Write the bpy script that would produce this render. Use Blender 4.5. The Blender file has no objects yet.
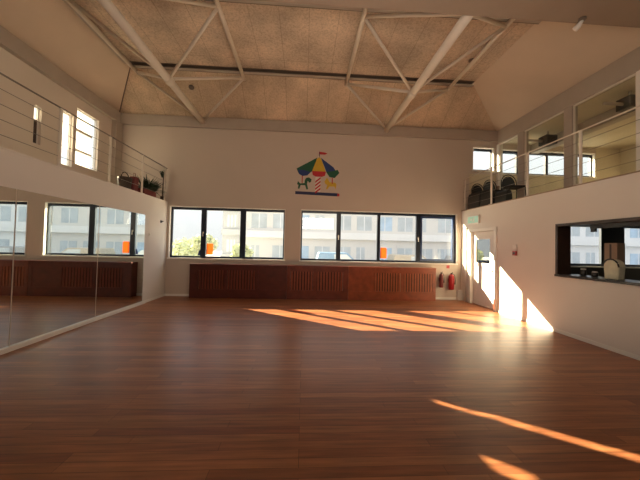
import bpy, bmesh, math, random
from mathutils import Vector, Matrix
random.seed(7)
PI = math.pi
C = bpy.context.scene.collection

# ------------------------------------------------------------------ dimensions (metres)
D = 8.92                    # far wall
XL, XR = -4.20, 5.10        # hall side walls below the galleries
XLU, XRU = -5.75, 6.28      # outer lines of the galleries
ZG = 2.88                   # gallery floor
HE0, HE = 5.20, 5.52        # eave beam bottom and top
HT = 6.36                   # flat roof deck
YB = -3.6                   # wall behind the camera
YS = 4.22                   # edge of the low soffit over the near half
XA = 10.6                   # side wall of the room beyond the right gallery

# ------------------------------------------------------------------ materials
MATS = {}
def nodes(name):
    m = bpy.data.materials.new(name); m.use_nodes = True
    nt = m.node_tree
    return m, nt, nt.nodes['Principled BSDF']

def paint(name, col, rough=.6, metal=0., spec=.5, noise=.04, scale=3., bump=0., bscale=60., detail=3.):
    m, nt, b = nodes(name)
    b.inputs['Roughness'].default_value = rough
    b.inputs['Metallic'].default_value = metal
    b.inputs['Specular IOR Level'].default_value = spec
    tc = nt.nodes.new('ShaderNodeTexCoord')
    n = nt.nodes.new('ShaderNodeTexNoise'); n.inputs['Scale'].default_value = scale; n.inputs['Detail'].default_value = detail
    nt.links.new(tc.outputs['Object'], n.inputs['Vector'])
    r = nt.nodes.new('ShaderNodeValToRGB')
    r.color_ramp.elements[0].position = .3; r.color_ramp.elements[1].position = .7
    r.color_ramp.elements[0].color = tuple(max(0, c * (1 - noise)) for c in col) + (1,)
    r.color_ramp.elements[1].color = tuple(min(1, c * (1 + noise)) for c in col) + (1,)
    nt.links.new(n.outputs['Fac'], r.inputs['Fac'])
    nt.links.new(r.outputs['Color'], b.inputs['Base Color'])
    if bump:
        n2 = nt.nodes.new('ShaderNodeTexNoise'); n2.inputs['Scale'].default_value = bscale
        nt.links.new(tc.outputs['Object'], n2.inputs['Vector'])
        bp = nt.nodes.new('ShaderNodeBump'); bp.inputs['Strength'].default_value = bump; bp.inputs['Distance'].default_value = .01
        nt.links.new(n2.outputs['Fac'], bp.inputs['Height']); nt.links.new(bp.outputs['Normal'], b.inputs['Normal'])
    MATS[name] = m
    return m

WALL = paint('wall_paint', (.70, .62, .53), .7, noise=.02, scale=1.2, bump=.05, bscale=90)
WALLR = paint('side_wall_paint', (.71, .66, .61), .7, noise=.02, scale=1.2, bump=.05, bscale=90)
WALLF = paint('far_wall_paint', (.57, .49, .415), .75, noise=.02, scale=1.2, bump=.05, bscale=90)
PLASTER = paint('roof_plaster', (.64, .51, .39), .8, noise=.03, scale=1.5)
BEAMP = paint('beam_paint', (.42, .36, .30), .6, noise=.04)
SOFF = paint('soffit_paint', (.30, .225, .17), .8, noise=.03)
STEEL = paint('cream_steel', (.68, .60, .50), .45, noise=.03)
DSTEEL = paint('brown_steel', (.17, .13, .10), .5, noise=.05)
WHITE = paint('white_gloss', (.80, .77, .71), .4, noise=.015)
REVEAL = paint('reveal_white', (.84, .81, .75), .55, noise=.015)
POST = paint('rail_post_paint', (.68, .62, .54), .45, noise=.02)
CABLE = paint('rail_cable_steel', (.20, .17, .14), .4, metal=.6, noise=.02)
FRAME = paint('navy_window_frame', (.010, .018, .035), .35, noise=.1)
FRAMEB = paint('blue_window_sash', (.035, .065, .16), .35, noise=.06)
REDWOOD = paint('shaded_red_wood', (.085, .014, .008), .42, noise=.25, scale=5, detail=6)  # one red wood in three tones: shade to sun bounce put into colour
REDWOODM = paint('half_lit_red_wood', (.14, .026, .012), .42, noise=.25, scale=5, detail=6)
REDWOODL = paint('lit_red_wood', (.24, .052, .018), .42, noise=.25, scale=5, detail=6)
GAP = paint('slat_gap', (.030, .008, .005), .8, noise=.1)
DBROWN = paint('dark_brown_wood', (.045, .026, .018), .4, noise=.2, scale=8)
BLACK = paint('black_plastic', (.012, .012, .013), .45, noise=.1)
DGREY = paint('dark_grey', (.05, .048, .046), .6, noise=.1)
RED = paint('extinguisher_red', (.36, .012, .016), .3, noise=.05)
DRED = paint('dull_red', (.14, .016, .016), .6, noise=.1)
WICKER = paint('dark_wicker', (.040, .026, .018), .8, noise=.5, scale=60)
LEAF = paint('leaf_green', (.022, .042, .018), .55, noise=.4, scale=12)
CREAM = paint('cream_fabric', (.62, .60, .45), .8, noise=.08, scale=10)
CARD = paint('tan_card', (.30, .21, .15), .8, noise=.1)
COUNT = paint('counter_dark', (.03, .028, .026), .3, noise=.1)
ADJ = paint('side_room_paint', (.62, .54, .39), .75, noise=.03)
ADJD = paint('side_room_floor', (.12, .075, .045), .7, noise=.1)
FACB = paint('facade_beige', (.62, .615, .61), .8, noise=.03, scale=.4)  # light facade tones, washed-out haze put into the colour
FACW = paint('facade_white', (.69, .70, .72), .8, noise=.03, scale=.4)
FACG = paint('facade_grey', (.40, .42, .45), .8, noise=.05, scale=.4)
FWIN = paint('facade_window', (.44, .49, .54), .6, noise=.15, scale=.6)
FWINB = paint('facade_window_blue', (.38, .50, .64), .6, noise=.15, scale=.6)
TREE = paint('hazed_leaves', (.58, .62, .42), .8, noise=.12, scale=3)  # leaf green paled to put the outdoor haze into it
BARK = paint('bark', (.12, .08, .05), .9, noise=.2)
GROUND = paint('outside_paving', (.45, .44, .42), .9, noise=.1, scale=.5)
def mk_film(name, col):
    m = bpy.data.materials.new(name); m.use_nodes = True
    nt = m.node_tree; nt.nodes.clear()
    o = nt.nodes.new('ShaderNodeOutputMaterial'); t = nt.nodes.new('ShaderNodeBsdfTranslucent'); g = nt.nodes.new('ShaderNodeBsdfDiffuse'); tr = nt.nodes.new('ShaderNodeBsdfTransparent')
    for n_ in (t, g, tr): n_.inputs['Color'].default_value = col + (1,)
    mx = nt.nodes.new('ShaderNodeMixShader'); mx.inputs[0].default_value = .4; m2 = nt.nodes.new('ShaderNodeMixShader'); m2.inputs[0].default_value = .55
    nt.links.new(t.outputs[0], mx.inputs[1]); nt.links.new(g.outputs[0], mx.inputs[2])
    nt.links.new(mx.outputs[0], m2.inputs[1]); nt.links.new(tr.outputs[0], m2.inputs[2]); nt.links.new(m2.outputs[0], o.inputs['Surface'])
    return m
ORANGE = mk_film('orange_film', (.80, .30, .10))
MB_ = paint('mural_blue', (.012, .035, .16), .6, noise=.05)
MG = paint('mural_green', (.006, .085, .035), .6, noise=.05)
MY = paint('mural_yellow', (.62, .40, .02), .6, noise=.04)
MR = paint('mural_red', (.48, .012, .018), .6, noise=.04)
MW = paint('mural_white', (.74, .68, .60), .6, noise=.02)
MN = paint('mural_navy', (.012, .018, .075), .6, noise=.05)

def mk_floor():
    m, nt, b = nodes('floor_boards')
    tc = nt.nodes.new('ShaderNodeTexCoord')
    br = nt.nodes.new('ShaderNodeTexBrick')
    br.inputs['Scale'].default_value = 1.0
    br.inputs['Brick Width'].default_value = 1.7
    br.inputs['Row Height'].default_value = .095
    br.inputs['Mortar Size'].default_value = .0016
    br.inputs['Mortar Smooth'].default_value = .3
    br.inputs['Bias'].default_value = 0.
    br.offset = .37; br.offset_frequency = 3; br.squash_frequency = 5; br.squash = .8
    br.inputs['Color1'].default_value = (.39, .155, .064, 1)
    br.inputs['Color2'].default_value = (.235, .080, .034, 1)
    br.inputs['Mortar'].default_value = (.045, .016, .009, 1)
    nt.links.new(tc.outputs['Object'], br.inputs['Vector'])
    mp = nt.nodes.new('ShaderNodeMapping'); mp.inputs['Scale'].default_value = (.9, 13., 1.)
    nt.links.new(tc.outputs['Object'], mp.inputs['Vector'])
    n = nt.nodes.new('ShaderNodeTexNoise'); n.inputs['Scale'].default_value = 2.2; n.inputs['Detail'].default_value = 7.
    nt.links.new(mp.outputs['Vector'], n.inputs['Vector'])
    rp = nt.nodes.new('ShaderNodeValToRGB')
    rp.color_ramp.elements[0].position = .25; rp.color_ramp.elements[0].color = (.58, .58, .58, 1)
    rp.color_ramp.elements[1].position = .8; rp.color_ramp.elements[1].color = (1.35, 1.3, 1.25, 1)
    nt.links.new(n.outputs['Fac'], rp.inputs['Fac'])
    mx = nt.nodes.new('ShaderNodeMix'); mx.data_type = 'RGBA'; mx.blend_type = 'MULTIPLY'; mx.inputs[0].default_value = 1.
    nt.links.new(br.outputs['Color'], mx.inputs[6]); nt.links.new(rp.outputs['Color'], mx.inputs[7])
    nt.links.new(mx.outputs[2], b.inputs['Base Color'])
    rr = nt.nodes.new('ShaderNodeMapRange'); rr.inputs['To Min'].default_value = .30; rr.inputs['To Max'].default_value = .40
    nt.links.new(n.outputs['Fac'], rr.inputs['Value']); nt.links.new(rr.outputs['Result'], b.inputs['Roughness'])
    b.inputs['Specular IOR Level'].default_value = .42
    bp = nt.nodes.new('ShaderNodeBump'); bp.inputs['Strength'].default_value = .04; bp.inputs['Distance'].default_value = .004
    nt.links.new(n.outputs['Fac'], bp.inputs['Height']); nt.links.new(bp.outputs['Normal'], b.inputs['Normal'])
    return m
FLOORM = mk_floor()

def mk_deck(name, c1, c2, swap=False):
    m, nt, b = nodes(name)
    b.inputs['Roughness'].default_value = .9
    tc = nt.nodes.new('ShaderNodeTexCoord')
    n = nt.nodes.new('ShaderNodeTexNoise'); n.inputs['Scale'].default_value = 24.; n.inputs['Detail'].default_value = 6.; n.inputs['Roughness'].default_value = .75
    nt.links.new(tc.outputs['Object'], n.inputs['Vector'])
    rp = nt.nodes.new('ShaderNodeValToRGB')
    rp.color_ramp.elements[0].position = .36; rp.color_ramp.elements[0].color = c2 + (1,)
    rp.color_ramp.elements[1].position = .56; rp.color_ramp.elements[1].color = c1 + (1,)
    nt.links.new(n.outputs['Fac'], rp.inputs['Fac'])
    n3 = nt.nodes.new('ShaderNodeTexNoise'); n3.inputs['Scale'].default_value = 1.1; n3.inputs['Detail'].default_value = 3.
    nt.links.new(tc.outputs['Object'], n3.inputs['Vector'])
    r3 = nt.nodes.new('ShaderNodeValToRGB')
    r3.color_ramp.elements[0].position = .3; r3.color_ramp.elements[0].color = (.68, .68, .68, 1)
    r3.color_ramp.elements[1].position = .7; r3.color_ramp.elements[1].color = (1.16, 1.15, 1.14, 1)
    nt.links.new(n3.outputs['Fac'], r3.inputs['Fac'])
    br = nt.nodes.new('ShaderNodeTexBrick'); br.inputs['Scale'].default_value = 1.
    br.inputs['Brick Width'].default_value = .62; br.inputs['Row Height'].default_value = 2.4
    br.inputs['Mortar Size'].default_value = .008; br.offset = 0.
    br.inputs['Color1'].default_value = (1, 1, 1, 1); br.inputs['Color2'].default_value = (.93, .93, .92, 1); br.inputs['Mortar'].default_value = (.72, .70, .68, 1)
    nt.links.new(tc.outputs['Object'], br.inputs['Vector'])
    a = nt.nodes.new('ShaderNodeMix'); a.data_type = 'RGBA'; a.blend_type = 'MULTIPLY'; a.inputs[0].default_value = 1.
    c = nt.nodes.new('ShaderNodeMix'); c.data_type = 'RGBA'; c.blend_type = 'MULTIPLY'; c.inputs[0].default_value = 1.
    nt.links.new(rp.outputs['Color'], a.inputs[6]); nt.links.new(br.outputs['Color'], a.inputs[7])
    nt.links.new(a.outputs[2], c.inputs[6]); nt.links.new(r3.outputs['Color'], c.inputs[7])
    nt.links.new(c.outputs[2], b.inputs['Base Color'])
    bp = nt.nodes.new('ShaderNodeBump'); bp.inputs['Strength'].default_value = .4; bp.inputs['Distance'].default_value = .02
    nt.links.new(n.outputs['Fac'], bp.inputs['Height']); nt.links.new(bp.outputs['Normal'], b.inputs['Normal'])
    return m
DECK = mk_deck('wood_wool_deck', (.70, .55, .42), (.48, .37, .28))
SLOPE = mk_deck('wood_wool_slope', (.70, .54, .39), (.53, .40, .28))

def mk_glass(name, tint, refl=.06):
    m = bpy.data.materials.new(name); m.use_nodes = True
    nt = m.node_tree; nt.nodes.clear()
    o = nt.nodes.new('ShaderNodeOutputMaterial'); t = nt.nodes.new('ShaderNodeBsdfTransparent'); g = nt.nodes.new('ShaderNodeBsdfGlossy')
    t.inputs['Color'].default_value = tint + (1,); g.inputs['Roughness'].default_value = .02
    mx = nt.nodes.new('ShaderNodeMixShader'); mx.inputs[0].default_value = refl
    nt.links.new(t.outputs[0], mx.inputs[1]); nt.links.new(g.outputs[0], mx.inputs[2]); nt.links.new(mx.outputs[0], o.inputs['Surface'])
    return m
GLASS = mk_glass('clear_glass', (.97, .985, .98), .04)
GLASSP = mk_glass('partition_glass', (.95, .96, .94), .05)

GLASSD = mk_glass('door_glass', (.85, .90, .88), .40)

def mk_frost():
    m = bpy.data.materials.new('frosted_glass'); m.use_nodes = True
    nt = m.node_tree; nt.nodes.clear()
    o = nt.nodes.new('ShaderNodeOutputMaterial'); t = nt.nodes.new('ShaderNodeBsdfTranslucent'); g = nt.nodes.new('ShaderNodeBsdfDiffuse')
    t.inputs['Color'].default_value = (.95, .95, .92, 1); g.inputs['Color'].default_value = (.8, .8, .78, 1)
    mx = nt.nodes.new('ShaderNodeMixShader'); mx.inputs[0].default_value = .2
    nt.links.new(t.outputs[0], mx.inputs[1]); nt.links.new(g.outputs[0], mx.inputs[2]); nt.links.new(mx.outputs[0], o.inputs['Surface'])
    return m
FROST = mk_frost()

def mk_mirror():
    m, nt, b = nodes('mirror_silver')
    b.inputs['Metallic'].default_value = 1.; b.inputs['Roughness'].default_value = .012
    tc = nt.nodes.new('ShaderNodeTexCoord'); n = nt.nodes.new('ShaderNodeTexNoise'); n.inputs['Scale'].default_value = 1.3
    nt.links.new(tc.outputs['Object'], n.inputs['Vector'])
    rp = nt.nodes.new('ShaderNodeValToRGB'); rp.color_ramp.elements[0].color = (.76, .82, .80, 1); rp.color_ramp.elements[1].color = (.80, .86, .84, 1)
    nt.links.new(n.outputs['Fac'], rp.inputs['Fac']); nt.links.new(rp.outputs['Color'], b.inputs['Base Color'])
    return m
MIRROR = mk_mirror()

def mk_emit(name, col, s):
    m, nt, b = nodes(name)
    b.inputs['Base Color'].default_value = col + (1,); b.inputs['Emission Color'].default_value = col + (1,); b.inputs['Emission Strength'].default_value = s
    return m
EXITG = mk_emit('exit_face_green', (.30, .52, .42), .35)

# ------------------------------------------------------------------ mesh helpers
class MB:
    def __init__(s): s.v = []; s.f = []; s.sm = []
    def box(s, x0, x1, y0, y1, z0, z1):
        if x0 > x1: x0, x1 = x1, x0
        if y0 > y1: y0, y1 = y1, y0
        if z0 > z1: z0, z1 = z1, z0
        b = len(s.v)
        s.v += [(x, y, z) for z in (z0, z1) for y in (y0, y1) for x in (x0, x1)]
        for q in ((0, 2, 3, 1), (4, 5, 7, 6), (0, 1, 5, 4), (2, 6, 7, 3), (0, 4, 6, 2), (1, 3, 7, 5)):
            s.f.append(tuple(b + i for i in q)); s.sm.append(False)
        return s
    def poly(s, pts):
        b = len(s.v); s.v += [tuple(p) for p in pts]; s.f.append(tuple(range(b, b + len(pts)))); s.sm.append(False); return s
    def prism(s, pts, vec):
        """extrude a flat polygon along vec"""
        b = len(s.v); n = len(pts); vec = Vector(vec)
        s.v += [tuple(p) for p in pts] + [tuple(Vector(p) + vec) for p in pts]
        s.f.append(tuple(b + i for i in reversed(range(n)))); s.f.append(tuple(b + n + i for i in range(n))); s.sm += [False, False]
        for i in range(n):
            j = (i + 1) % n
            s.f.append((b + i, b + j, b + n + j, b + n + i)); s.sm.append(False)
        return s
    def tube(s, pts, r, n=10, cap=True):
        """round bar through points; r number or list"""
        pts = [Vector(p) for p in pts]
        rs = r if isinstance(r, (list, tuple)) else [r] * len(pts)
        b = len(s.v)
        for i, p in enumerate(pts):
            d = (pts[min(i + 1, len(pts) - 1)] - pts[max(i - 1, 0)]).normalized()
            up = Vector((0, 0, 1)) if abs(d.z) < .9 else Vector((0, 1, 0))
            a = d.cross(up).normalized(); c = a.cross(d)
            for k in range(n):
                t = 2 * PI * k / n
                s.v.append(tuple(p + (a * math.cos(t) + c * math.sin(t)) * rs[i]))
        for i in range(len(pts) - 1):
            for k in range(n):
                j = (k + 1) % n
                s.f.append((b + i * n + k, b + i * n + j, b + (i + 1) * n + j, b + (i + 1) * n + k)); s.sm.append(True)
        if cap:
            s.f.append(tuple(b + k for k in reversed(range(n)))); s.f.append(tuple(b + (len(pts) - 1) * n + k for k in range(n))); s.sm += [False, False]
        return s
    def lathe(s, cx, cy, prof, n=16):
        return s.tube([(cx, cy, z) for r, z in prof], [max(r, .0005) for r, z in prof], n)
    def build(s, name, mat, parent=None, bevel=0.):
        me = bpy.data.meshes.new(name); me.from_pydata(s.v, [], s.f); me.validate(); me.update()
        for p, q in zip(me.polygons, s.sm): p.use_smooth = q
        bm = bmesh.new(); bm.from_mesh(me); bmesh.ops.recalc_face_normals(bm, faces=bm.faces); bm.to_mesh(me); bm.free()
        me.materials.append(mat)
        o = bpy.data.objects.new(name, me); C.objects.link(o)
        if parent: 
            o.parent = parent
            o.location = -Vector(parent.location)      # parts are written in world coordinates
            if parent.parent: o.location = (0, 0, 0)
        if bevel:
            m = o.modifiers.new('bevel', 'BEVEL'); m.width = bevel; m.segments = 2; m.limit_method = 'ANGLE'
        return o

def holes(name, axis, a0, a1, b0, b1, c0, c1, hs, mat):
    """Wall slab with rectangular openings. axis 'y': a=X, c=Z, slab Y b0..b1 ; axis 'x': a=Y, c=Z, slab X b0..b1."""
    A = sorted({a0, a1} | {h[0] for h in hs} | {h[1] for h in hs}); Z = sorted({c0, c1} | {h[2] for h in hs} | {h[3] for h in hs})
    solid = {}
    for i in range(len(A) - 1):
        for j in range(len(Z) - 1):
            am, zm = (A[i] + A[i + 1]) / 2, (Z[j] + Z[j + 1]) / 2
            solid[i, j] = not any(h[0] < am < h[1] and h[2] < zm < h[3] for h in hs)
    m = MB()
    P = (lambda a, b, c: (a, b, c)) if axis == 'y' else (lambda a, b, c: (b, a, c))
    for (i, j), s in solid.items():
        if not s: continue
        x0, x1, z0, z1 = A[i], A[i + 1], Z[j], Z[j + 1]
        for b in (b0, b1): m.poly([P(x0, b, z0), P(x1, b, z0), P(x1, b, z1), P(x0, b, z1)])
        for di, dj, e in ((-1, 0, ((x0, z0), (x0, z1))), (1, 0, ((x1, z0), (x1, z1))), (0, -1, ((x0, z0), (x1, z0))), (0, 1, ((x0, z1), (x1, z1)))):
            if not solid.get((i + di, j + dj), False):
                (p, q), (r, t) = e
                m.poly([P(p, b0, q), P(r, b0, t), P(r, b1, t), P(p, b1, q)])
    o = m.build(name, mat); o['kind'] = 'structure'
    bm = bmesh.new(); bm.from_mesh(o.data); bmesh.ops.remove_doubles(bm, verts=bm.verts, dist=1e-5); bmesh.ops.recalc_face_normals(bm, faces=bm.faces); bm.to_mesh(o.data); bm.free()
    return o

def thing(name, label, cat, loc, group=None):
    o = bpy.data.objects.new(name, None); C.objects.link(o); o.location = loc; o.empty_display_size = .1
    o['label'] = label; o['category'] = cat
    if group: o['group'] = group
    return o
def structure(name, loc=(0, 0, 0)):
    o = bpy.data.objects.new(name, None); C.objects.link(o); o.location = loc; o['kind'] = 'structure'; return o
def tag(o, label, cat, group=None):
    o['label'] = label; o['category'] = cat
    if group: o['group'] = group
    return o
def st(o): o['kind'] = 'structure'; return o

# ------------------------------------------------------------------ shell
st(MB().box(XL - .3, XR + .3, YB, D + .1, -.12, 0).build('floor', FLOORM))
WA = (-4.14, -.60, 1.16, 2.76)       # opening of the left far window
WB = (-.12, 4.96, 1.15, 2.77)
WC = (5.46, 6.18, 4.22, 4.99)
WD = (6.40, 9.72, 4.14, 4.96)
WE = (8.78, 12.2, 1.15, 2.60)
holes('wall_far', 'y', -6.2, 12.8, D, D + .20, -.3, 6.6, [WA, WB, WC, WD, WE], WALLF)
# left: low wall, gallery slab and outer wall
st(MB().box(XL - .25, XL, YB, D, 0, ZG - .02).build('wall_left', WALLR))
st(MB().box(XLU - .05, XL - .25, YB, D, ZG - .25, ZG).box(XL - .25, XL + .012, YB, D, ZG - .02, ZG + .0).build('trim_1', WALLR))
LW = [(6.25, 6.42, 3.66, 4.47), (6.93, 7.26, 3.42, 4.69), (7.36, 8.11, 3.54, 4.95)]  # second and third openings widened to place the sun streaks on the floor
holes('wall_left_upper', 'x', YB, D, XLU - .13, XLU, ZG - .3, 6.6, LW, WALL)
# right: low wall with hatch and door, gallery slab
HATCH = (2.9, 5.43, 1.15, 2.15)
DOOR = (7.24, 8.42, 0, 2.20)
holes('wall_right', 'x', YB, D, XR, XR + .25, 0, ZG - .02, [HATCH, DOOR], WALLR)
st(MB().box(XR + .25, XA, YB, D, ZG - .25, ZG).box(XR - .012, XR + .25, YB, D, ZG - .02, ZG).build('trim_2', SOFF))
# back wall
BW = []
holes('wall_back', 'y', -6.2, 12.8, YB - .3, YB, -.3, 6.6, BW, WALL)
# eave beams
st(MB().box(XLU, XRU + .1, D - .10, D, HE0, HE).build('trim_3', BEAMP, bevel=.006))
st(MB().box(XLU, XLU + .12, YS - .4, D - .10, HE0, HE).build('trim_4', BEAMP, bevel=.006))
st(MB().box(XRU - .05, XRU + .14, YS - .4, D - .10, HE0 - .12, HE).build('trim_5', BEAMP, bevel=.006))
# roof: three slopes and flat deck
YD = D - 1.2
XDL, XDR = -4.72, 4.70
m = MB(); m.prism([(XLU, D, HE), (XRU, D, HE), (XDR, YD, HT), (XDL, YD, HT)], (0, .02, .1)); st(m.build('ceiling_far_slope', SLOPE))
m = MB(); m.prism([(XLU, YS - .6, HE), (XLU, D, HE), (XDL, YD, HT), (XDL, YS - .6, HT)], (-.02, 0, .1)); st(m.build('ceiling_left_slope', PLASTER))
m = MB(); m.prism([(XRU, YS - .6, HE), (XRU, D, HE), (XDR, YD, HT), (XDR, YS - .6, HT)], (.02, 0, .1)); st(m.build('ceiling_right_slope', PLASTER))
st(MB().box(XDL, XDR, YS - .6, YD, HT, HT + .1).build('ceiling', DECK))
m = MB(); m.tube([(XLU + .02, D - .02, HE + .0), (XDL, YD, HT)], .014, 6); st(m.build('trim_6', DSTEEL))
st(MB().box(-6.2, XRU + .2, YB, YS, HE0 + .08, HE0 + .4).box(-6.2, XRU + .2, YS - .2, YS, HE0 + .4, HT + .1).build('ceiling_near_soffit', SOFF))
# room beyond the right gallery
st(MB().box(XRU + .14, XA, YB, D, 5.14, 5.34).build('ceiling_side_room', ADJ))
st(MB().box(XA, XA + .2, YB, D, 2.63, 5.4).build('wall_side_room', ADJ))
st(MB().box(XA - .02, 12.8, D - .01, D, 2.7, 6).box(XR + .25, XA, D - .012, D, ZG, 4.10).box(9.75, XA, D - .012, D, 4.1, 5.14).build('trim_7', ADJ))
st(MB().box(XRU, XA, 3.1, 3.3, ZG, 5.14).build('wall_side_room_near', ADJ))
st(MB().box(7.45, 7.7, 3.3, D - .012, 4.86, 5.14).build('trim_8', BEAMP))
# kitchen beyond the hatch
st(MB().box(XR + .25, 12.8, 2.0, D, -.12, 0).build('floor_side_room', ADJD))
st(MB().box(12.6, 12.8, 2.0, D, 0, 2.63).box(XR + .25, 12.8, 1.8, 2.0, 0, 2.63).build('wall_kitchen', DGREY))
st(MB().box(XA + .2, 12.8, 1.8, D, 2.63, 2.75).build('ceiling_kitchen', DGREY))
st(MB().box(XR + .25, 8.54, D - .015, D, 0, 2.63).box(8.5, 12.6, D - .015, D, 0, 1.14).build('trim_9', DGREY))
# skirting boards
st(MB().box(XR - .012, XR, YB, DOOR[0] - .1, 0, .07).build('baseboard_right', WHITE))
st(MB().box(XL, XL + .012, 7.78, D, 0, .07).build('baseboard_left', WHITE))
st(MB().box(XL, XR, D - .012, D, 0, .07).build('baseboard_far', WHITE))
# ledge under the mirrors
st(MB().box(XL, XL + .05, YB, 7.80, 0, .070).build('trim_10', WHITE, bevel=.005))

# ------------------------------------------------------------------ windows
def window(name, op, mulls, yf=.09, fw=.06, sash=None, sill=True, handles=True, dep=.07, liner=True):
    x0, x1, z0, z1 = op; y = D + yf
    w = structure(name, (x0, y, z0))
    f = .018
    if liner:
        MB().box(x0 + .0, x0 + f, D - .006, D + .195, z0, z1).box(x1 - f, x1, D - .006, D + .195, z0, z1).box(x0, x1, D - .006, D + .195, z1 - f, z1).build('window_reveal', REVEAL, w)
    if sill: MB().box(x0 - .02, x1 + .02, D - .035, D + .195, z0 - .03, z0 + .012).build('window_sill', REVEAL, w, bevel=.004)
    X0, X1, Z0, Z1 = x0 + f, x1 - f, z0 + .012, z1 - f
    MB().box(X0, X0 + fw * .7, y, y + dep, Z0, Z1).box(X1 - fw * .7, X1, y, y + dep, Z0, Z1).box(X0 + fw * .7, X1 - fw * .7, y, y + dep, Z0, Z0 + fw).box(X0 + fw * .7, X1 - fw * .7, y, y + dep, Z1 - fw * 1.3, Z1).build('window_frame', FRAME, w)
    for mx, mw in mulls: MB().box(mx - mw / 2, mx + mw / 2, y - .012, y + dep - .005, Z0 + fw, Z1 - fw * 1.3).build('mullion', FRAME, w)
    ed = [X0 + fw * .7] + [q for mx, mw in mulls for q in (mx - mw / 2, mx + mw / 2)] + [X1 - fw * .7]
    for i in range(0, len(ed), 2):
        MB().box(ed[i] - .005, ed[i + 1] + .005, y + .03, y + .036, Z0 + fw - .005, Z1 - fw * 1.3 + .005).build('pane', GLASS, w)
    if sash is not None:
        a, b = ed[2 * sash] + .004, ed[2 * sash + 1] - .004; zz0, zz1 = Z0 + fw + .004, Z1 - fw * 1.3 - .004; s = .06
        MB().box(a, a + s, y - .02, y + .025, zz0, zz1).box(b - s, b, y - .02, y + .025, zz0, zz1).box(a + s, b - s, y - .02, y + .025, zz0, zz0 + s).box(a + s, b - s, y - .02, y + .025, zz1 - s, zz1).build('sash', FRAMEB, w)
    if handles:
        for mx, mw in mulls[::2]:
            MB().box(mx - .015, mx + .015, y - .04, y - .012, 1.93, 1.99).tube([(mx, y - .04, 1.96), (mx, y - .055, 1.96), (mx, y - .055, 1.84)], .011, 8).build('handle', WHITE, w)
    return w
window('window_1', WA, [(-3.13, .15), (-1.92, .17)])
window('window_2', WB, [(1.10, .14), (2.40, .10), (3.70, .14)], sash=3)
window('window_3', WC, [], fw=.05, sill=True, handles=False)
window('window_4', WD, [(7.06, .09), (8.08, .09), (9.0, .09)], fw=.06, handles=False)
window('window_5', WE, [(10.44, .84)], fw=.08, handles=False)
for i, (x0, x1, z0, z1) in enumerate(BW):
    w = structure('window_%d' % (6 + i), (x0, YB - .15, z0)); y = YB - .18
    MB().box(x0, x0 + .06, y, y + .06, z0, z1).box(x1 - .06, x1, y, y + .06, z0, z1).box(x0, x1, y, y + .06, z0, z0 + .06).box(x0, x1, y, y + .06, z1 - .06, z1).box((x0 + x1) / 2 - .04, (x0 + x1) / 2 + .04, y, y + .06, z0, z1).build('window_frame', FRAME, w)
    MB().box(x0, x1, y + .02, y + .025, z0, z1).build('pane', GLASS, w)
# left gallery windows; frosting and clear slits made up to shape the sun streaks
def lwin(name, op, bars, clear=None, dark=None):
    y0, y1, z0, z1 = op; x = XLU - .085; w = structure(name, (x, y0, z0)); f = .022
    m = MB().box(x - .03, x + .03, y0, y0 + f, z0, z1).box(x - .03, x + .03, y1 - f, y1, z0, z1).box(x - .03, x + .03, y0 + f, y1 - f, z0, z0 + f).box(x - .03, x + .03, y0 + f, y1 - f, z1 - f, z1)
    m.build('window_frame', WHITE, w)
    for z, h in bars: MB().box(x - .02, x + .04, y0 + f, (clear[0] if clear else y1 - f), z - h / 2, z + h / 2).build('glazing_bar', POST, w)
    if dark: MB().box(x - .015, x + .015, y0 + f, y1 - f, z0 + f, dark).build('lower_panel', DBROWN, w)
    zl = dark if dark else z0 + f
    if clear:
        c0, c1, cz0, cz1 = clear
        m = MB()
        m.box(x - .004, x, y0 + f, c0, zl, z1 - f).box(x - .004, x, c1, y1 - f, zl, z1 - f)
        if cz0 > zl: m.box(x - .004, x, c0, c1, zl, cz0)
        if cz1 < z1 - f: m.box(x - .004, x, c0, c1, cz1, z1 - f)
        m.build('frosted_mask_pane', FROST, w)
        MB().box(x - .004, x, c0, c1, max(cz0, zl), min(cz1, z1 - f)).build('pane', GLASS, w)
    else:
        MB().box(x - .004, x, y0 + f, y1 - f, zl, z1 - f).build('frosted_mask_pane', FROST, w)
lwin('window_8', LW[0], [], dark=4.20)
lwin('window_9', LW[1], [], clear=(7.06, 7.225, 3.46, 3.84))
lwin('window_10', LW[2], [(3.92, .045), (4.42, .05), (4.74, .02)], clear=(7.95, 8.075, 3.57, 4.92))

# orange films on the window glass
for (x0, x1, z0, z1, lab) in ((-3.03, -2.83, 1.28, 1.63, 'orange film on the middle pane of the three-pane window'), (2.47, 2.68, 1.28, 1.62, 'orange film on the third pane of the four-pane window')):
    y = D + .09
    tag(MB().prism([(x0, y + .022, z0), (x1 - .01, y + .022, z0), (x1, y + .022, z0 + .02), (x1, y + .022, z1 - .03), (x1 - .03, y + .022, z1), (x0, y + .022, z1)], (0, .004, 0)).build('window_film', ORANGE), lab, 'sticker')
tag(MB().prism([(-3.30, D + .112, 1.245), (-3.215, D + .112, 1.245), (-3.215, D + .112, 1.42), (-3.255, D + .112, 1.40)], (0, .004, 0)).build('window_film', MB_), 'small blue film in the corner of the leftmost pane', 'sticker')

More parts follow.
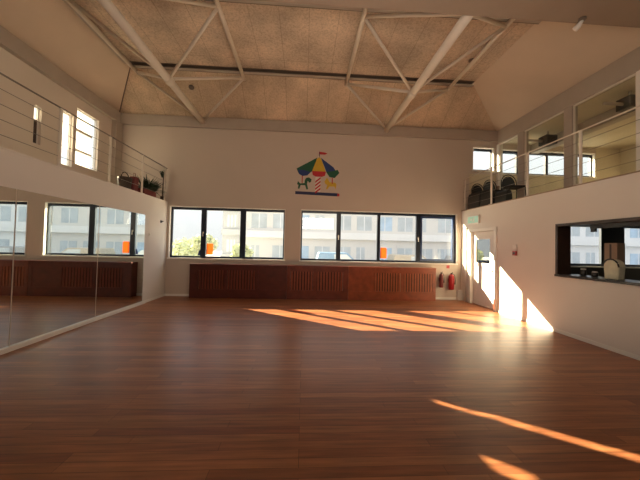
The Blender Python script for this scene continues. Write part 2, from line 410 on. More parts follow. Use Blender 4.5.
# ------------------------------------------------------------------ door on the right
dr = structure('door_1', (XR, DOOR[0], 0)); x = XR
MB().box(x - .03, x + .25, DOOR[1] - .06, DOOR[1] + .04, 0, 2.20).box(x - .03, x + .25, DOOR[0] - .04, DOOR[0] + .06, 0, 2.20).box(x - .03, x + .25, DOOR[0] - .04, DOOR[1] + .04, 2.16, 2.24).build('door_frame', WHITE, dr, bevel=.004)
y0, y1 = DOOR[0] + .07, DOOR[1] - .07; xd = x + .06
DL = MB()
DL.box(xd, xd + .045, y0, y1, .01, .22).box(xd, xd + .045, y0, y1, 1.93, 2.15).box(xd, xd + .045, y0, y0 + .27, .22, 1.93).box(xd, xd + .045, y1 - .13, y1, .22, 1.93).box(xd + .008, xd + .037, y0 + .27, y1 - .13, .22, 1.15).box(xd, xd + .045, y0 + .27, y1 - .13, 1.15, 1.24)
leaf = DL.build('door_leaf', WALLR, dr)
MB().box(xd + .02, xd + .026, y0 + .27, y1 - .13, 1.24, 1.93).build('pane', GLASSD, dr)
MB().tube([(xd, y0 + .1, 1.05), (xd - .05, y0 + .1, 1.05), (xd - .05, y0 + .23, 1.05)], .011, 8).box(xd - .006, xd, y0 + .07, y0 + .13, .95, 1.15).build('door_handle', CABLE, dr)
# white pilaster and pipe in the far right corner
st(MB().box(XR - .14, XR, D - .12, D - .0, 0, .32).build('trim_11', WHITE, bevel=.01))
st(MB().tube([(XR - .03, 8.60, .0), (XR - .03, 8.60, 2.30)], .022, 10).build('trim_12', WHITE))

# ------------------------------------------------------------------ hatch
ht = structure('window_11', (XR, HATCH[1], HATCH[2])); y0, y1, z0, z1 = HATCH; f = .03
MB().box(XR - .02, XR + .26, y1 - f, y1 + .02, z0 - .02, z1 + .02).box(XR - .02, XR + .26, y0 - .02, y0 + f, z0 - .02, z1 + .02).box(XR - .02, XR + .26, y0 + f, y1 - f, z1 - f, z1 + .02).build('hatch_frame', DBROWN, ht)
MB().box(XR - .04, XR + .45, y0 - .02, y1 + .02, z0 - .03, z0 + .015).build('hatch_counter', COUNT, ht, bevel=.004)
MB().box(XR + .19, XR + .23, 4.86, 4.94, z1 - .16, z1 - f).box(XR + .18, XR + .21, y0 + f, 4.94, z1 - .10, z1 - f).build('roller_shutter', BLACK, ht)
# goods standing on the hatch counter
zc = z0 + .015
bx = thing('cardboard_box', 'tan cardboard box behind the cream bag in the serving hatch', 'box', (XR + .38, 4.56, zc))
MB().box(XR + .29, XR + .44, 4.58, 4.79, zc, zc + .62).build('carton', CARD, bx, bevel=.004)
MB().box(XR + .287, XR + .289, 4.67, 4.70, zc + .02, zc + .60).build('tape', DBROWN, bx)
bg = thing('shopping_bag', 'rounded cream bag with dark rim on the serving hatch counter', 'bag', (XR + .14, 4.55, zc))
m = MB(); n = 16
prof = []
for k in range(n + 1):
    t = PI * k / n; prof.append((4.50 + .125 * math.cos(t), zc + .21 + .13 * math.sin(t)))
pts = [(XR + .08, 4.50 + .105, zc)] + [(XR + .08, a, b) for a, b in prof] + [(XR + .08, 4.50 - .105, zc)]
m.prism(pts, (.13, 0, 0)); m.build('bag_body', CREAM, bg, bevel=.02)
m = MB(); m.tube([(XR + .075, a, b) for a, b in prof], .012, 8); m.build('rim', BLACK, bg)
for (yy, h, lab) in ((5.20, .13, 'short black jar by the left end of the serving hatch'), (4.98, .09, 'low black tub between the jar and the bag on the hatch counter')):
    j = thing('storage_jar', lab, 'jar', (XR + .32, yy, zc))
    MB().lathe(XR + .32, yy, [(.045, zc), (.05, zc + .01), (.05, zc + h * .8), (.035, zc + h * .85)], 14).build('jar_body', COUNT, j)
    MB().lathe(XR + .32, yy, [(.042, zc + h * .84), (.042, zc + h), (.03, zc + h + .005)], 14).build('lid', WHITE, j)

# ------------------------------------------------------------------ mirrors
for i in range(6):
    y1 = 7.70 - 1.68 * i; y0 = y1 - 1.66
    which = ['tall wall mirror panel nearest the far wall, last of the row', 'second mirror panel from the far wall in the row', 'third mirror panel from the far wall, at the left picture edge',
             'fourth tall mirror panel from the far wall', 'fifth tall mirror panel from the far wall', 'sixth tall mirror panel from the far wall'][i]
    t = thing('wall_mirror', which, 'mirror', (XL, (y0 + y1) / 2, .072), 'mirror panels along the left wall')
    MB().box(XL + .002, XL + .010, y0, y1, .072, 2.34).build('mirror_glass', MIRROR, t)
    MB().box(XL + .002, XL + .0115, y0 - .008, y0 - .003, .072, 2.34).build('joint_glint_strip', STEEL, t)  # pale strip stands in for the glint along the mirror joint

# ------------------------------------------------------------------ radiator covers
SLAT = {'shaded_red_wood': paint('shaded_red_slats', (.16, .034, .016), .42, noise=.15, scale=5), 'half_lit_red_wood': paint('half_lit_red_slats', (.22, .05, .022), .42, noise=.15, scale=5), 'lit_red_wood': paint('lit_red_slats', (.32, .085, .034), .42, noise=.15, scale=5)}  # slats repeat the painted shaded-to-lit tones of the covers
def cover(x0, x1, parts, label, mat, ends=(False, False)):
    yf = D - .30; zt = 1.02
    t = thing('radiator_cover', label, 'radiator cover', ((x0 + x1) / 2, yf + .15, 0), 'wooden radiator covers under the windows')
    MB().box(x0, x1, yf - .02, D - .001, zt - .035, zt).build('top_board', mat, t, bevel=.004)
    MB().box(x0 + .001, x1 - .001, yf, D - .001, 0, .10).build('plinth', mat, t)
    MB().box(x0 + .001, x1 - .001, yf, yf + .025, .10, .27).box(x0 + .001, x1 - .001, yf, yf + .025, .84, zt - .035).build('rail', mat, t)
    MB().box(x0 + .001, x0 + .025, yf + .025, D - .001, .1, zt - .035).build('side_panel', mat, t)
    MB().box(x1 - .025, x1 - .001, yf + .025, D - .001, .1, zt - .035).build('side_panel', mat, t)
    edges = sorted({x0 + .001, x1 - .001} | {q for p in parts for q in p[:2]})
    solid = []
    # stiles fill whatever the panels leave
    cur = x0 + .001
    for a, b, k in sorted(parts):
        if a > cur + 1e-4: MB().box(cur, a, yf, yf + .025, .27, .84).build('stile', mat, t)
        if k == 'slats':
            m = MB(); n = max(3, round((b - a) / .085)); p = (b - a) / n
            for i in range(n): m.box(a + i * p + .016, a + (i + 1) * p - .016, yf + .004, yf + .022, .27, .84)
            m.build('slatted_panel', SLAT[mat.name], t)
            MB().box(a, b, yf + .06, yf + .065, .2, .9).build('backing', GAP, t)
        else:
            MB().box(a, b, yf + .008, yf + .022, .27, .84).build('plain_panel', mat, t)
        cur = b
    if cur < x1 - .002: MB().box(cur, x1 - .001, yf, yf + .025, .27, .84).build('stile', mat, t)
cover(-3.36, -.49, [(-3.10, -2.36, 'slats'), (-2.26, -1.42, 'slats'), (-1.34, -.60, 'plain')], 'long shaded red slatted radiator cover under the three-pane window', REDWOOD)
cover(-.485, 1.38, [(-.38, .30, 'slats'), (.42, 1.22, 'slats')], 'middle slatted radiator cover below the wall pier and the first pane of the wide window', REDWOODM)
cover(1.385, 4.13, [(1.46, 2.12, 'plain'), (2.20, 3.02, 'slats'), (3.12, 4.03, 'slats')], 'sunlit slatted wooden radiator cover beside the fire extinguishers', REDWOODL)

# ------------------------------------------------------------------ fire extinguishers
def extinguisher(x, z0, h, r, label, mat):
    t = thing('fire_extinguisher', label, 'fire extinguisher', (x, D - .1, z0), 'fire extinguishers on the far wall')
    y = D - .04 - r
    MB().lathe(x, y, [(r * .9, z0), (r, z0 + .015), (r, z0 + h * .74), (r * .8, z0 + h * .82), (r * .3, z0 + h * .87), (r * .28, z0 + h * .9)], 18).build('cylinder', mat, t)
    MB().box(x - .02, x + .02, y - .025, y + .02, z0 + h * .88, z0 + h * .95).tube([(x, y, z0 + h * .93), (x, y - .08, z0 + h)], .01, 6).tube([(x, y, z0 + h * .9), (x, y - .09, z0 + h * .93)], .008, 6).build('valve_lever', BLACK, t)
    MB().tube([(x + .02, y, z0 + h * .9), (x + r * 1.2, y - .01, z0 + h * .85), (x + r * 1.35, y - .02, z0 + h * .55), (x + r * 1.2, y - .03, z0 + h * .3)], [.01, .01, .012, .018], 8).build('hose', BLACK, t)
    MB().box(x - r * .6, x + r * .6, D - .04, D - .001, z0 + h * .4, z0 + h * .6).build('wall_bracket', BLACK, t)
    MB().tube([(x, y - .001, z0 + h * .35), (x, y - .001, z0 + h * .62)], r + .0015, 18, cap=False).build('label_band', mat, t)
extinguisher(4.40, .40, .50, .062, 'slimmer dark red fire extinguisher beside the radiator cover', DRED)
extinguisher(4.72, .34, .55, .085, 'bright red larger fire extinguisher nearer the corner', RED)
tag(MB().box(4.62, 4.72, D - .006, D - .001, 1.0, 1.10).build('extinguisher_sign', RED), 'small red sign plate above the larger fire extinguisher', 'sign')

# ------------------------------------------------------------------ wall fittings
ex = thing('exit_sign', 'pale green running figure exit sign above the door', 'sign', (XR, 8.2, 2.40))
MB().box(XR - .05, XR, 7.93, 8.50, 2.40, 2.64).build('housing', WHITE, ex, bevel=.006)
MB().box(XR - .054, XR - .051, 7.96, 8.47, 2.425, 2.615).build('face', EXITG, ex)
m = MB(); xx = XR - .057
m.tube([(xx, 8.14, 2.585), (xx, 8.142, 2.586)], .016, 10).prism([(xx, 8.12, 2.565), (xx, 8.17, 2.56), (xx, 8.19, 2.50), (xx, 8.15, 2.49)], (.002, 0, 0))
m.prism([(xx, 8.16, 2.50), (xx, 8.19, 2.50), (xx, 8.23, 2.455), (xx, 8.21, 2.44)], (.002, 0, 0)).prism([(xx, 8.15, 2.50), (xx, 8.18, 2.495), (xx, 8.14, 2.44), (xx, 8.115, 2.45)], (.002, 0, 0))
m.prism([(xx, 8.36, 2.54), (xx, 8.36, 2.50), (xx, 8.28, 2.50), (xx, 8.28, 2.475), (xx, 8.23, 2.52), (xx, 8.28, 2.565), (xx, 8.28, 2.54)], (.002, 0, 0))
m.build('pictogram', MW, ex)
cp = thing('fire_call_point', 'small red call point below a white sounder on the right wall', 'alarm', (XR, 6.56, 1.5))
MB().box(XR - .04, XR, 6.50, 6.61, 1.50, 1.61).build('call_box', RED, cp, bevel=.004)
MB().box(XR - .044, XR - .04, 6.525, 6.585, 1.53, 1.58).build('glass_label', BLACK, cp)
MB().box(XR - .03, XR, 6.50, 6.62, 1.64, 1.76).build('sounder', WHITE, cp, bevel=.01)
th = thing('wall_bracket', 'small dark bracket high on the left wall beside the window', 'bracket', (XL, 8.55, 2.2))
MB().box(XL, XL + .012, 8.50, 8.60, 2.20, 2.27).build('plate', DGREY, th)
MB().tube([(XL, 8.55, 2.245), (XL + .07, 8.55, 2.245)], .012, 8).build('arm', DGREY, th)
sw = thing('light_switch', 'white light switch beside the mirror end', 'switch', (XL, 7.95, 1.75))
MB().box(XL, XL + .01, 7.92, 8.0, 1.78, 1.88).build('plate', WHITE, sw, bevel=.002)
MB().box(XL + .01, XL + .015, 7.95, 7.97, 1.81, 1.85).build('rocker', MW, sw)
# spotlight on soffit and small fittings on the roof
sp = thing('spotlight', 'small pale spotlight fixed under the brown soffit', 'light', (4.3, 4.1, HE0 + .08))
MB().lathe(4.28, 4.12, [(.05, HE0 + .08), (.05, HE0 + .05), (.02, HE0 + .045)], 14).build('ceiling_rose', DSTEEL, sp)
MB().tube([(4.28, 4.12, HE0 + .05), (4.26, 4.17, HE0 - .01), (4.25, 4.22, HE0 - .03)], [.02, .04, .045], 12).build('lamp_head', WHITE, sp)
for (px, py, lab) in ((-3.30, 8.15, 'round dark fitting on the far roof slope near the left truss'), (4.08, 6.75, 'round dark fitting on the roof deck near the right edge')):
    zz = HT - max(0, (py - YD)) * (HT - HE) / 1.2
    v = MB(); d = Vector((0, -.57 if py > YD else 0, -1)).normalized(); p = Vector((px, py, zz))
    tag(v.tube([p - d * .02, p + d * .02, p + d * .05], [.075, .075, .05], 14).build('smoke_detector', DSTEEL), lab, 'detector')

# ------------------------------------------------------------------ roof trusses and purlins
HB = 5.37
YT = [7.80, 5.47, 3.14]; YN = [D - .10, 6.64, 4.31]
def truss(xb, xl, xr, label):
    t = thing('roof_truss', label, 'roof truss', (xb, 6.5, HB), 'cream tubular roof trusses')
    MB().tube([(xb, D - .09, HB), (xb, 4.0, HB)], .085, 18).build('bottom_chord', STEEL, t)
    for x in (xl, xr): MB().tube([(x, 7.86, HT - .16), (x, YS - .15, HT - .16)], .048, 12).build('top_chord', STEEL, t)
    zt = HT - .16
    for x in (xl, xr):
        for a, b in ((0, 0), (1, 0), (1, 1), (2, 1)):
            MB().tube([(xb, YN[a], HB + .03), (x, YT[b], zt)], .036, 10).build('brace', STEEL, t)
    for a in (1,): MB().tube([(xb, YN[a] - .1, HB), (xb, YN[a] + .1, HB)], .098, 18).build('node_sleeve', STEEL, t)
truss(-3.20, -4.60, -1.76, 'left tubular roof truss ending above the three-pane window')
truss(2.54, 1.08, 4.02, 'right tubular roof truss ending above the four-pane window')
for y, lab in ((YD - .03, 'dark steel purlin across the roof at the foot of the deck'), (5.40, 'dark steel purlin just beyond the brown soffit')):
    t = thing('purlin', lab, 'roof beam', (0, y, HT - .11))
    MB().box(XDL + .02, XDR - .02, y, y + .02, HT - .11, HT - .002).build('web', DSTEEL, t)
    MB().box(XDL + .02, XDR - .02, y - .09, y, HT - .11, HT - .095).build('lower_flange', BEAMP, t)
    MB().box(XDL + .02, XDR - .02, y - .09, y, HT - .02, HT - .002).build('upper_flange', DSTEEL, t)
t = thing('edge_purlin', 'dark steel edge beam along the left side of the roof deck', 'roof beam', (XDL + .06, 6, HT - .1))
MB().box(XDL - .0, XDL + .018, YS, YD - .15, HT - .10, HT - .002).build('web', DSTEEL, t)
MB().box(XDL - .06, XDL - .0, YS, YD - .15, HT - .10, HT - .085).build('lower_flange', BEAMP, t)

# ------------------------------------------------------------------ gallery railings
def railing(x, ys, label, out):
    t = thing('gallery_railing', label, 'railing', (x, ys[0], ZG))
    zt = 3.90
    MB().tube([(x, YB, zt), (x, D - .02, zt)], .014, 8).build('handrail', CABLE if x < 0 else POST, t)
    for z in (3.06, 3.27, 3.48, 3.69): MB().tube([(x, YB, z), (x, D, z)], .0045, 6).build('cable', CABLE, t)
    for y in ys:
        p = MB().box(x - .012, x + .012, y - .028, y + .028, ZG, zt - .005).build('post', POST, t, bevel=.003)
        MB().box(x - .05, x + .05, y - .05, y + .05, ZG, ZG + .012).build('foot_plate', POST, t)
railing(XL - .05, [8.80, 7.60, 6.36, 5.10, 3.85, 2.6, 1.35], 'post and cable railing along the left gallery above the mirrors', -1)
railing(XR + .05, [8.80, 7.52, 6.25, 4.99, 3.72, 2.45, 1.2], 'post and cable railing along the right gallery above the hatch', 1)

# partition behind the right gallery
pt = structure('window_12', (XRU, 7, ZG))
for (a, b, mt) in ((7.74, 7.98, BEAMP), (6.27, 6.48, BEAMP), (4.90, 4.98, WHITE), (8.80, 8.90, WHITE)):
    MB().box(XRU - .03, XRU + .12, a, b, ZG, HE0 - .12).build('column', mt, pt, bevel=.005)
for a, b in ((6.48, 7.74), (4.98, 6.27), (7.98, 8.80), (3.6, 4.90)):
    MB().box(XRU + .0, XRU + .04, a, b, ZG, ZG + .07).box(XRU, XRU + .04, a, b, HE0 - .155, HE0 - .12).box(XRU, XRU + .04, a, a + .03, ZG + .07, HE0 - .155).box(XRU, XRU + .04, b - .03, b, ZG + .07, HE0 - .155).build('window_frame', POST, pt)
    MB().box(XRU + .018, XRU + .024, a + .03, b - .03, ZG + .07, HE0 - .155).build('pane', GLASSP, pt)
st(MB().box(XLU, XLU + .14, D - .30, D - .001, ZG, HE0).build('trim_13', BEAMP))

# side room fittings
for (px, py, lab) in ((7.08, 7.85, 'dark ceiling heater beyond the middle gallery pane'), (7.02, 5.70, 'dark ceiling heater beyond the nearest gallery pane')):
    t = thing('ceiling_heater', lab, 'heater', (px, py, 4.8), 'heaters in the side room')
    MB().box(px - .17, px + .17, py - .15, py + .15, 4.74, 5.0).build('housing', DGREY, t, bevel=.02)
    MB().box(px - .13, px + .13, py - .155, py - .15, 4.78, 4.96).build('grille', BLACK, t)
    MB().tube([(px, py, 5.0), (px, py, 5.14)], .03, 10).build('hanger', BEAMP, t)
    MB().tube([(px - .17, py, 4.85), (px - .55, py + .05, 4.88)], .035, 10).build('duct', BEAMP, t)
t = thing('wall_speaker', 'dark square wall box with two openings beyond the nearest gallery pane', 'speaker', (9.6, D - .1, 4.3))
sx = XA
MB().box(sx - .12, sx, 7.9, 8.25, 4.15, 4.85).build('cabinet', BEAMP, t, bevel=.01)
for z in (4.22, 4.55): MB().box(sx - .125, sx - .12, 7.95, 8.2, z, z + .25).build('driver', BLACK, t)

# ------------------------------------------------------------------ things on the right gallery
def gallery_chair(x, y, z, rot, label, lean=0., mat=BLACK):
    t = thing('folded_chair', label, 'chair', (x, y, z), 'black chairs on the right gallery')
    R = Matrix.Rotation(rot, 3, 'Z')
    def P(a, b, c): return tuple(Vector((x, y, z)) + R @ Vector((a, b, c)))
    # arched back
    arch = [P(-.2, .2 + lean * .1, .42)] + [P(.2 * -math.cos(PI * k / 10), .22 + .03 * math.sin(PI * k / 10), .62 + .24 * math.sin(PI * k / 10)) for k in range(11)] + [P(.2, .2 + lean * .1, .42)]
    MB().tube(arch, .014, 8).build('back_frame', mat, t)
    inner = [P(.17 * -math.cos(PI * k / 10), .225 + .03 * math.sin(PI * k / 10), .60 + .22 * math.sin(PI * k / 10)) for k in range(11)] + [P(.17, .215, .5), P(-.17, .215, .5)]
    MB().prism(inner, R @ Vector((0, .02, 0))).build('backrest', mat, t)
    MB().prism([P(-.2, -.2, .43), P(.2, -.2, .43), P(.19, .2, .43), P(-.19, .2, .43)], (0, 0, .045)).build('seat', mat, t, bevel=.01)
    for sx_ in (-1, 1):
        MB().tube([P(.19 * sx_, -.19, .43), P(.21 * sx_, -.22, 0)], .012, 8).build('leg', mat, t)
        MB().tube([P(.19 * sx_, .19, .43), P(.21 * sx_, .24, 0)], .012, 8).build('leg', mat, t)
gallery_chair(5.52, 8.50, ZG, .0, 'black arch-backed chair by the gallery far wall, leftmost of three')
gallery_chair(5.56, 7.96, ZG, -.0, 'black arch-backed chair in the middle of three on the right gallery')
gallery_chair(5.64, 7.34, ZG, -.15, 'black arch-backed chair nearest the column on the right gallery')
for (x0, x1, y0, y1, h, lab) in ((5.18, 5.29, 8.12, 8.72, .50, 'tall black bag against the railing before the far chair'), (5.18, 5.32, 7.58, 8.08, .50, 'tall black bag against the railing in front of the middle chair'), (5.21, 5.38, 7.02, 7.48, .34, 'low black bag on the gallery before the nearest chair')):
    t = thing('kit_bag', lab, 'bag', ((x0 + x1) / 2, (y0 + y1) / 2, ZG), 'black bags on the right gallery')
    xm = (x0 + x1) / 2
    m = MB(); pr = []
    for k in range(9):
        a = PI * k / 8; pr.append((xm + (x1 - x0) / 2 * math.cos(a), y0, ZG + h * .35 + h * .65 * math.sin(a)))
    m.prism([(x1, y0, ZG)] + pr + [(x0, y0, ZG)], (0, y1 - y0, 0)); m.build('bag_body', DGREY if h < .2 else BLACK, t, bevel=.015)
    MB().tube([(xm, y0 + .1, ZG + h * .95), (xm, y0 + .15, ZG + h + .07), (xm, y1 - .15, ZG + h + .07), (xm, y1 - .1, ZG + h * .95)], .009, 6).build('strap', BLACK, t)
t = thing('paper_cup', 'small orange cup among the black chairs', 'cup', (5.42, 7.80, ZG + .475))
t.location = (5.58, 7.86, ZG + .475)
MB().lathe(5.58, 7.86, [(.03, ZG + .476), (.042, ZG + .60)], 14).build('cup_body', CARD, t)
MB().lathe(5.58, 7.86, [(.044, ZG + .60), (.044, ZG + .612)], 14).build('lid', WHITE, t)

# ------------------------------------------------------------------ things on the left gallery
t = thing('wicker_basket', 'dark wicker basket near the corner of the left gallery', 'basket', (-4.47, 7.26, ZG))
bxp, byp = -4.47, 7.26
MB().lathe(bxp, byp, [(.10, ZG), (.13, ZG + .04), (.15, ZG + .26), (.155, ZG + .33), (.14, ZG + .335), (.13, ZG + .10)], 18).build('basket_body', WICKER, t)
MB().tube([(bxp, byp - .15 * math.cos(a), ZG + .32 + .14 * math.sin(a)) for a in [PI * k / 8 for k in range(9)]], .012, 8).build('handle', WICKER, t)
t = thing('red_bag', 'upright dull red bag between the basket and the planter', 'bag', (-4.44, 7.66, ZG))
MB().prism([(-4.52, 7.46, ZG), (-4.52, 7.68, ZG), (-4.50, 7.66, ZG + .42), (-4.50, 7.48, ZG + .42)], (.14, 0, 0)).build('bag_body', DRED, t, bevel=.015)
MB().tube([(-4.43, 7.52, ZG + .41), (-4.43, 7.54, ZG + .52), (-4.43, 7.61, ZG + .52), (-4.43, 7.63, ZG + .41)], .008, 6).build('handle', DRED, t)
t = thing('planter_trough', 'long dull red trough of spiky green plants on the left gallery', 'planter', (-4.42, 8.1, ZG))
MB().prism([(-4.60, 7.92, ZG), (-4.60, 8.50, ZG), (-4.62, 8.54, ZG + .20), (-4.62, 7.88, ZG + .20)], (.26, 0, 0)).build('trough', DRED, t, bevel=.008)
MB().box(-4.59, -4.37, 7.94, 8.50, ZG + .19, ZG + .205).build('soil', DBROWN, t)
def blades(cx, cy, z, n, L, name, par, spread=.9):
    m = MB()
    for k in range(n):
        a = random.uniform(0, 2 * PI); e = random.uniform(.3, 1.0) * spread; l = L * random.uniform(.6, 1.1); w = .030
        p = Vector((cx, cy, z)); d = Vector((math.cos(a) * math.sin(e), math.sin(a) * math.sin(e), math.cos(e))); s = d.cross(Vector((0, 0, 1))).normalized() * w
        prev = (p - s * .6, p + s * .6)
        for i in range(1, 5):
            f = i / 4; q = p + d * l * f + Vector((0, 0, -.35 * l * f * f * math.sin(e)))
            ww = s * (1.15 - f)
            cur = (q - ww, q + ww)
            m.poly([prev[0], prev[1], cur[1], cur[0]]); prev = cur
    return m.build(name, LEAF, par)
blades(-4.48, 8.08, ZG + .19, 60, .44, 'spiky_plant', t, 1.2)
blades(-4.46, 8.26, ZG + .19, 90, .56, 'spiky_plant', t, 1.25)
blades(-4.44, 8.44, ZG + .19, 90, .50, 'spiky_plant', t, 1.3)
t = thing('tall_plant', 'tall dark dried stem standing behind the last left rail post', 'plant', (-4.32, 8.82, ZG))
MB().lathe(-4.32, 8.82, [(.05, ZG), (.06, ZG + .12), (.065, ZG + .14), (.055, ZG + .135)], 12).build('pot', DBROWN, t)
MB().tube([(-4.32, 8.82, ZG + .1), (-4.31, 8.82, ZG + .7), (-4.29, 8.80, ZG + .95)], [.014, .012, .006], 6).build('stem', DBROWN, t)
blades(-4.30, 8.74, ZG + .70, 30, .22, 'leaves', t, .5)

# ------------------------------------------------------------------ carousel mural on the far wall
ms = thing('carousel_mural', 'painted carousel with striped canopy, horse and flag on the far wall', 'mural', (.37, D, 3.25))
yw = D - .004
def flat(name, mat, pts, k=0):
    return MB().prism([(a, yw - k * .0015, b) for a, b in pts], (0, .0035, 0)).build(name, mat, ms)
# pixel frame of the mural: u 0..524, v 0..480 of a crop spanning x 290..350, y 145..200
ux = lambda u: -.31 + (u - 52) / (425 - 52) * 1.39 + 0.0
vz = lambda v: 3.27 + (424 - v) * 1.39 / (425 - 52) * 1.0
def M(l): return [(ux(a), vz(b)) for a, b in l]
flat('base_bar', MN, M([(52, 405), (410, 412), (410, 438), (52, 430)]))
flat('base_bar_end', MR, M([(410, 412), (428, 415), (428, 437), (410, 438)]))
flat('canopy_green_panel', MG, M([(232, 112), (58, 212), (75, 250), (120, 272), (190, 232), (215, 170)]))
flat('canopy_blue_panel', MB_, M([(72, 222), (80, 258), (110, 274), (150, 268), (178, 240), (120, 222)]), 1)
flat('canopy_yellow_panel', MY, M([(246, 108), (230, 122), (190, 228), (306, 230), (266, 122)]), 1)
flat('canopy_scallop', MR, M([(190, 228), (196, 262), (222, 276), (276, 276), (302, 264), (308, 230)]), 2)
flat('canopy_blue_panel', MB_, M([(262, 112), (312, 232), (335, 262), (400, 232), (372, 190)]))
flat('canopy_green_panel', MG, M([(310, 232), (340, 276), (385, 282), (424, 236), (408, 210), (372, 222)]), 1)
flat('pole', MW, M([(220, 276), (264, 276), (264, 406), (220, 405)]))
for k in range(4):
    v = 300 + k * 30; flat('pole_stripe', MR, M([(220, v + 14), (264, v - 22), (264, v - 6), (220, v + 30)]), 1)
flat('finial', MW, M([(240, 98), (252, 98), (252, 112), (240, 112)]))
flat('flag', MR, M([(250, 60), (300, 66), (318, 74), (298, 84), (252, 84)]))
flat('flag_staff', MN, M([(246, 60), (252, 60), (252, 112), (246, 112)]))
flat('horse_body', MG, M([(72, 318), (92, 338), (128, 334), (130, 310), (140, 290), (165, 284), (188, 300), (184, 322), (166, 330), (156, 312), (150, 340), (160, 384), (146, 388), (134, 352), (96, 352), (86, 384), (72, 382), (78, 350), (66, 346)]), 0)
flat('hanging_rod', MR, M([(104, 272), (112, 272), (112, 334), (104, 334)]))
flat('hanging_rod', MR, M([(360, 282), (368, 282), (368, 334), (360, 334)]), 1)
flat('yellow_horse', MY, M([(296, 316), (318, 280), (330, 296), (340, 318), (392, 322), (402, 340), (392, 380), (384, 356), (340, 356), (322, 382), (312, 378), (322, 345), (306, 334)]))

# ------------------------------------------------------------------ outside
st(MB().box(-60, 60, D + .4, 90, -.6, -.5).build('ground_outside', GROUND))
def block(name, x0, x1, y, ztop, label, wm, cols, rows, wv, x_in=.5, bandm=FACW, depth=9):
    t = thing(name, label, 'building', ((x0 + x1) / 2, y, -.5))
    MB().box(x0, x1, y, y + depth, -.5, ztop).build('wall', wm, t)
    for z in rows:
        MB().box(x0 - .05, x1 + .05, y - .35, y, z - 1.75, z - 1.05).build('balcony_band', bandm, t)
    pitch = (x1 - x0 - 2 * x_in) / cols
    for z in rows:
        for i in range(cols):
            a = x0 + x_in + i * pitch + pitch * .12; b = a + pitch * .72
            h = .75
            if (i * 7 + int(z)) % 5 == 0: b = a + pitch * .4
            o = MB().box(a, b, y - .03, y, z - h, z + h).build('window', FWINB if (i % 4 == wv) else FWIN, t)
            MB().box((a + b) / 2 - .04, (a + b) / 2 + .04, y - .05, y - .03, z - h, z + h).build('window_bar', FACW, t)
    return t
block('apartment_building', -6.3, 17, 30, 11.5, 'long beige apartment block with blue window rows outside the windows', FACB, 10, (.9, 4.2, 7.5), 2)
block('office_building', -10.2, -7.9, 36, 15, 'narrow grey tower beyond the middle pane of the three-pane window', FACG, 3, (1.5, 4.6, 7.7, 10.8), 5, bandm=FACG)
block('far_apartment_building', 17.5, 45, 30, 9.5, 'white apartment block farther right with grey windows', FACW, 10, (.9, 4.2, 7.5), 3)
def bush(x, y, r, h, label):
    t = thing('leafy_tree', label, 'tree', (x, y, -.5), 'trees outside the left far window')
    MB().tube([(x, y, -.5), (x + .05, y, h * .5 - .5), (x, y, h - .5 - r * .5)], [.12, .09, .03], 8).build('trunk', BARK, t)
    m = MB()
    for k in range(900):
        a = random.uniform(0, 2 * PI); c = random.uniform(-1, 1); q = random.uniform(.55, 1.) * (1 + .18 * math.sin(3 * a + c * 4))
        p = Vector((x + r * q * math.sqrt(1 - c * c) * math.cos(a), y + r * q * math.sqrt(1 - c * c) * math.sin(a), h - .5 - r * .8 + r * .8 * q * c))
        d1 = Vector((random.gauss(0, 1), random.gauss(0, 1), random.gauss(0, 1))).normalized() * .17; d2 = d1.orthogonal().normalized() * .11
        m.poly([p - d1, p - d2, p + d1, p + d2])
    m.build('crown', TREE, t)
for x, y, r, h, l in ((-12.6, 23, 1.2, 2.2, 'low pale green tree at the left of the leftmost pane'), (-10.2, 25.5, 1.3, 2.5, 'pale green tree in the middle of the leftmost pane'), (-7.9, 23, .9, 2.8, 'tallest pale green tree, beside the first mullion'),
        (-5.6, 26, .9, 2.1, 'small pale tree behind the orange film')):
    bush(x, y, r, h, l)
# cars and van parked outside the wide window
def van(x, y, mat, label, L=4.4, H=1.9):
    t = thing('parked_van', label, 'van', (x, y, -.5), 'vehicles parked outside')
    z = -.5
    MB().prism([(x, y, z + .35), (x + L, y, z + .35), (x + L, y, z + .95), (x + L - .7, y, z + 1.1), (x + L - 1.3, y, z + H), (x + .15, y, z + H), (x, y, z + 1.2)], (0, 1.8, 0)).build('body', mat, t, bevel=.06)
    MB().prism([(x + L - .85, y - .01, z + 1.1), (x + L - 1.4, y - .01, z + H - .12), (x + L - 2.3, y - .01, z + H - .12), (x + L - 2.3, y - .01, z + 1.1)], (0, .02, 0)).build('side_window', FWIN, t)
    for wx in (x + .85, x + L - .95):
        MB().tube([(wx, y - .02, z + .33), (wx, y + .22, z + .33)], .33, 18).build('wheel', BLACK, t)
van(1.0, 21, paint('van_blue', (.16, .27, .42), .5), 'pale blue van parked outside the first pane of the wide window', 3.6, 1.7)
van(7.4, 23, paint('van_beige', (.42, .38, .32), .5), 'beige van parked outside the third pane of the wide window', 3.8, 1.6)
van(12.6, 23, paint('van_grey', (.30, .31, .33), .5), 'grey van parked outside the rightmost pane of the wide window', 3.8, 1.6)

# ------------------------------------------------------------------ light
W = bpy.data.worlds.new('world'); bpy.context.scene.world = W; W.use_nodes = True
nt = W.node_tree; bgn = nt.nodes['Background']
tc = nt.nodes.new('ShaderNodeTexCoord'); sx_ = nt.nodes.new('ShaderNodeSeparateXYZ'); rp = nt.nodes.new('ShaderNodeValToRGB')
nt.links.new(tc.outputs['Generated'], sx_.inputs[0]); nt.links.new(sx_.outputs['Z'], rp.inputs['Fac'])
rp.color_ramp.elements[0].position = 0.; rp.color_ramp.elements[0].color = (.60, .60, .59, 1)
rp.color_ramp.elements[1].position = .5; rp.color_ramp.elements[1].color = (.93, .97, 1.02, 1)
nt.links.new(rp.outputs['Color'], bgn.inputs['Color']); bgn.inputs['Strength'].default_value = 1.7

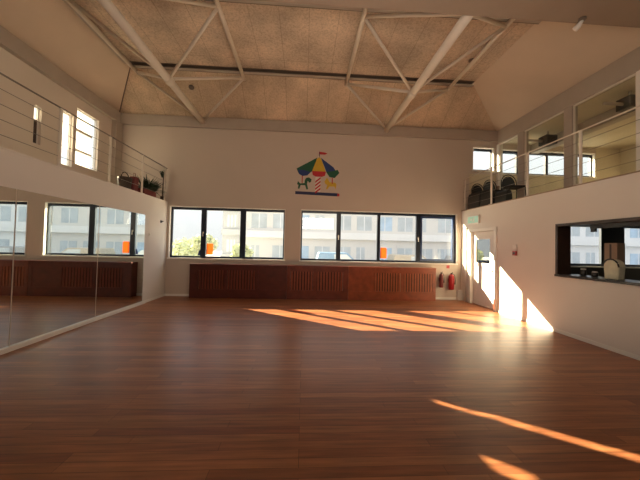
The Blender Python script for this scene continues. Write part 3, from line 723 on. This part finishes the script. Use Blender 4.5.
t_ = 1.44; sl = .738
dirv = Vector((t_, -1, -sl)).normalized()
sun = bpy.data.lights.new('sun', 'SUN'); sun.energy = 44; sun.angle = math.radians(.35); sun.color = (1, .83, .56)
so = bpy.data.objects.new('sun', sun); C.objects.link(so); so.rotation_euler = dirv.to_track_quat('-Z', 'Y').to_euler(); so.location = (-20, 20, 12)

def area(name, loc, aim, sx, sy, e, col, portal=False):
    l = bpy.data.lights.new(name, 'AREA'); l.shape = 'RECTANGLE'; l.size = sx; l.size_y = sy; l.energy = e; l.color = col
    if portal: l.cycles.is_portal = True
    o = bpy.data.objects.new(name, l); C.objects.link(o); o.location = loc
    o.rotation_euler = (Vector(aim) - Vector(loc)).to_track_quat('-Z', 'Y').to_euler(); return o
def portal(op, y, s):
    x0, x1, z0, z1 = op; area('portal', ((x0 + x1) / 2, y, (z0 + z1) / 2), ((x0 + x1) / 2, y + s, (z0 + z1) / 2), x1 - x0, z1 - z0, 1, (1, 1, 1), True)
for op in (WA, WB, WC, WD, WE): portal(op, D + .19, -1)
for op in BW: portal(op, YB - .25, 1)
# added fill lights without fixtures over the near half of the hall
area('hall_fill', (-2.0, .2, 5.15), (-1.2, 5, 0), 2.4, 1.2, 26, (1, .86, .70))
area('hall_fill', (3.0, .2, 5.15), (2.4, 5, 0), 2.4, 1.2, 26, (1, .86, .70))
area('hall_fill_up', (.5, 1.2, 3.0), (.3, 7.5, 6.4), 2.5, .8, 92, (1, .82, .66))  # unseen fill light added to brighten roof and far wall
area('side_room_fill', (8.6, 5.5, 5.05), (8.6, 5.5, 0), 1.2, 1.2, 45, (1, .90, .68))  # area light without a fixture that fills the side room

# ------------------------------------------------------------------ camera
cam = bpy.data.cameras.new('camera'); co = bpy.data.objects.new('camera', cam); C.objects.link(co)
cam.sensor_fit = 'HORIZONTAL'; cam.sensor_width = 36; cam.lens = 283.12 / 640 * 36; cam.clip_start = .05; cam.clip_end = 300
yaw, pitch, roll = .0567, .0244, .0229
f = Vector((math.sin(yaw) * math.cos(pitch), math.cos(yaw) * math.cos(pitch), math.sin(pitch)))
r0 = Vector((math.cos(yaw), -math.sin(yaw), 0)); u0 = r0.cross(f)
r = r0 * math.cos(roll) + u0 * math.sin(roll); u = u0 * math.cos(roll) - r0 * math.sin(roll)
mt = Matrix((r, u, -f)).transposed().to_4x4(); mt.translation = (0, 0, 1.6)
co.matrix_world = mt
S = bpy.context.scene; S.camera = co
S.view_settings.view_transform = 'Standard'; S.view_settings.look = 'None'; S.view_settings.exposure = 0.; S.view_settings.gamma = 1.
S.cycles.use_denoising = True; S.cycles.max_bounces = 10; S.cycles.diffuse_bounces = 6; S.cycles.glossy_bounces = 5; S.cycles.transparent_max_bounces = 12
S.cycles.sample_clamp_indirect = 4.
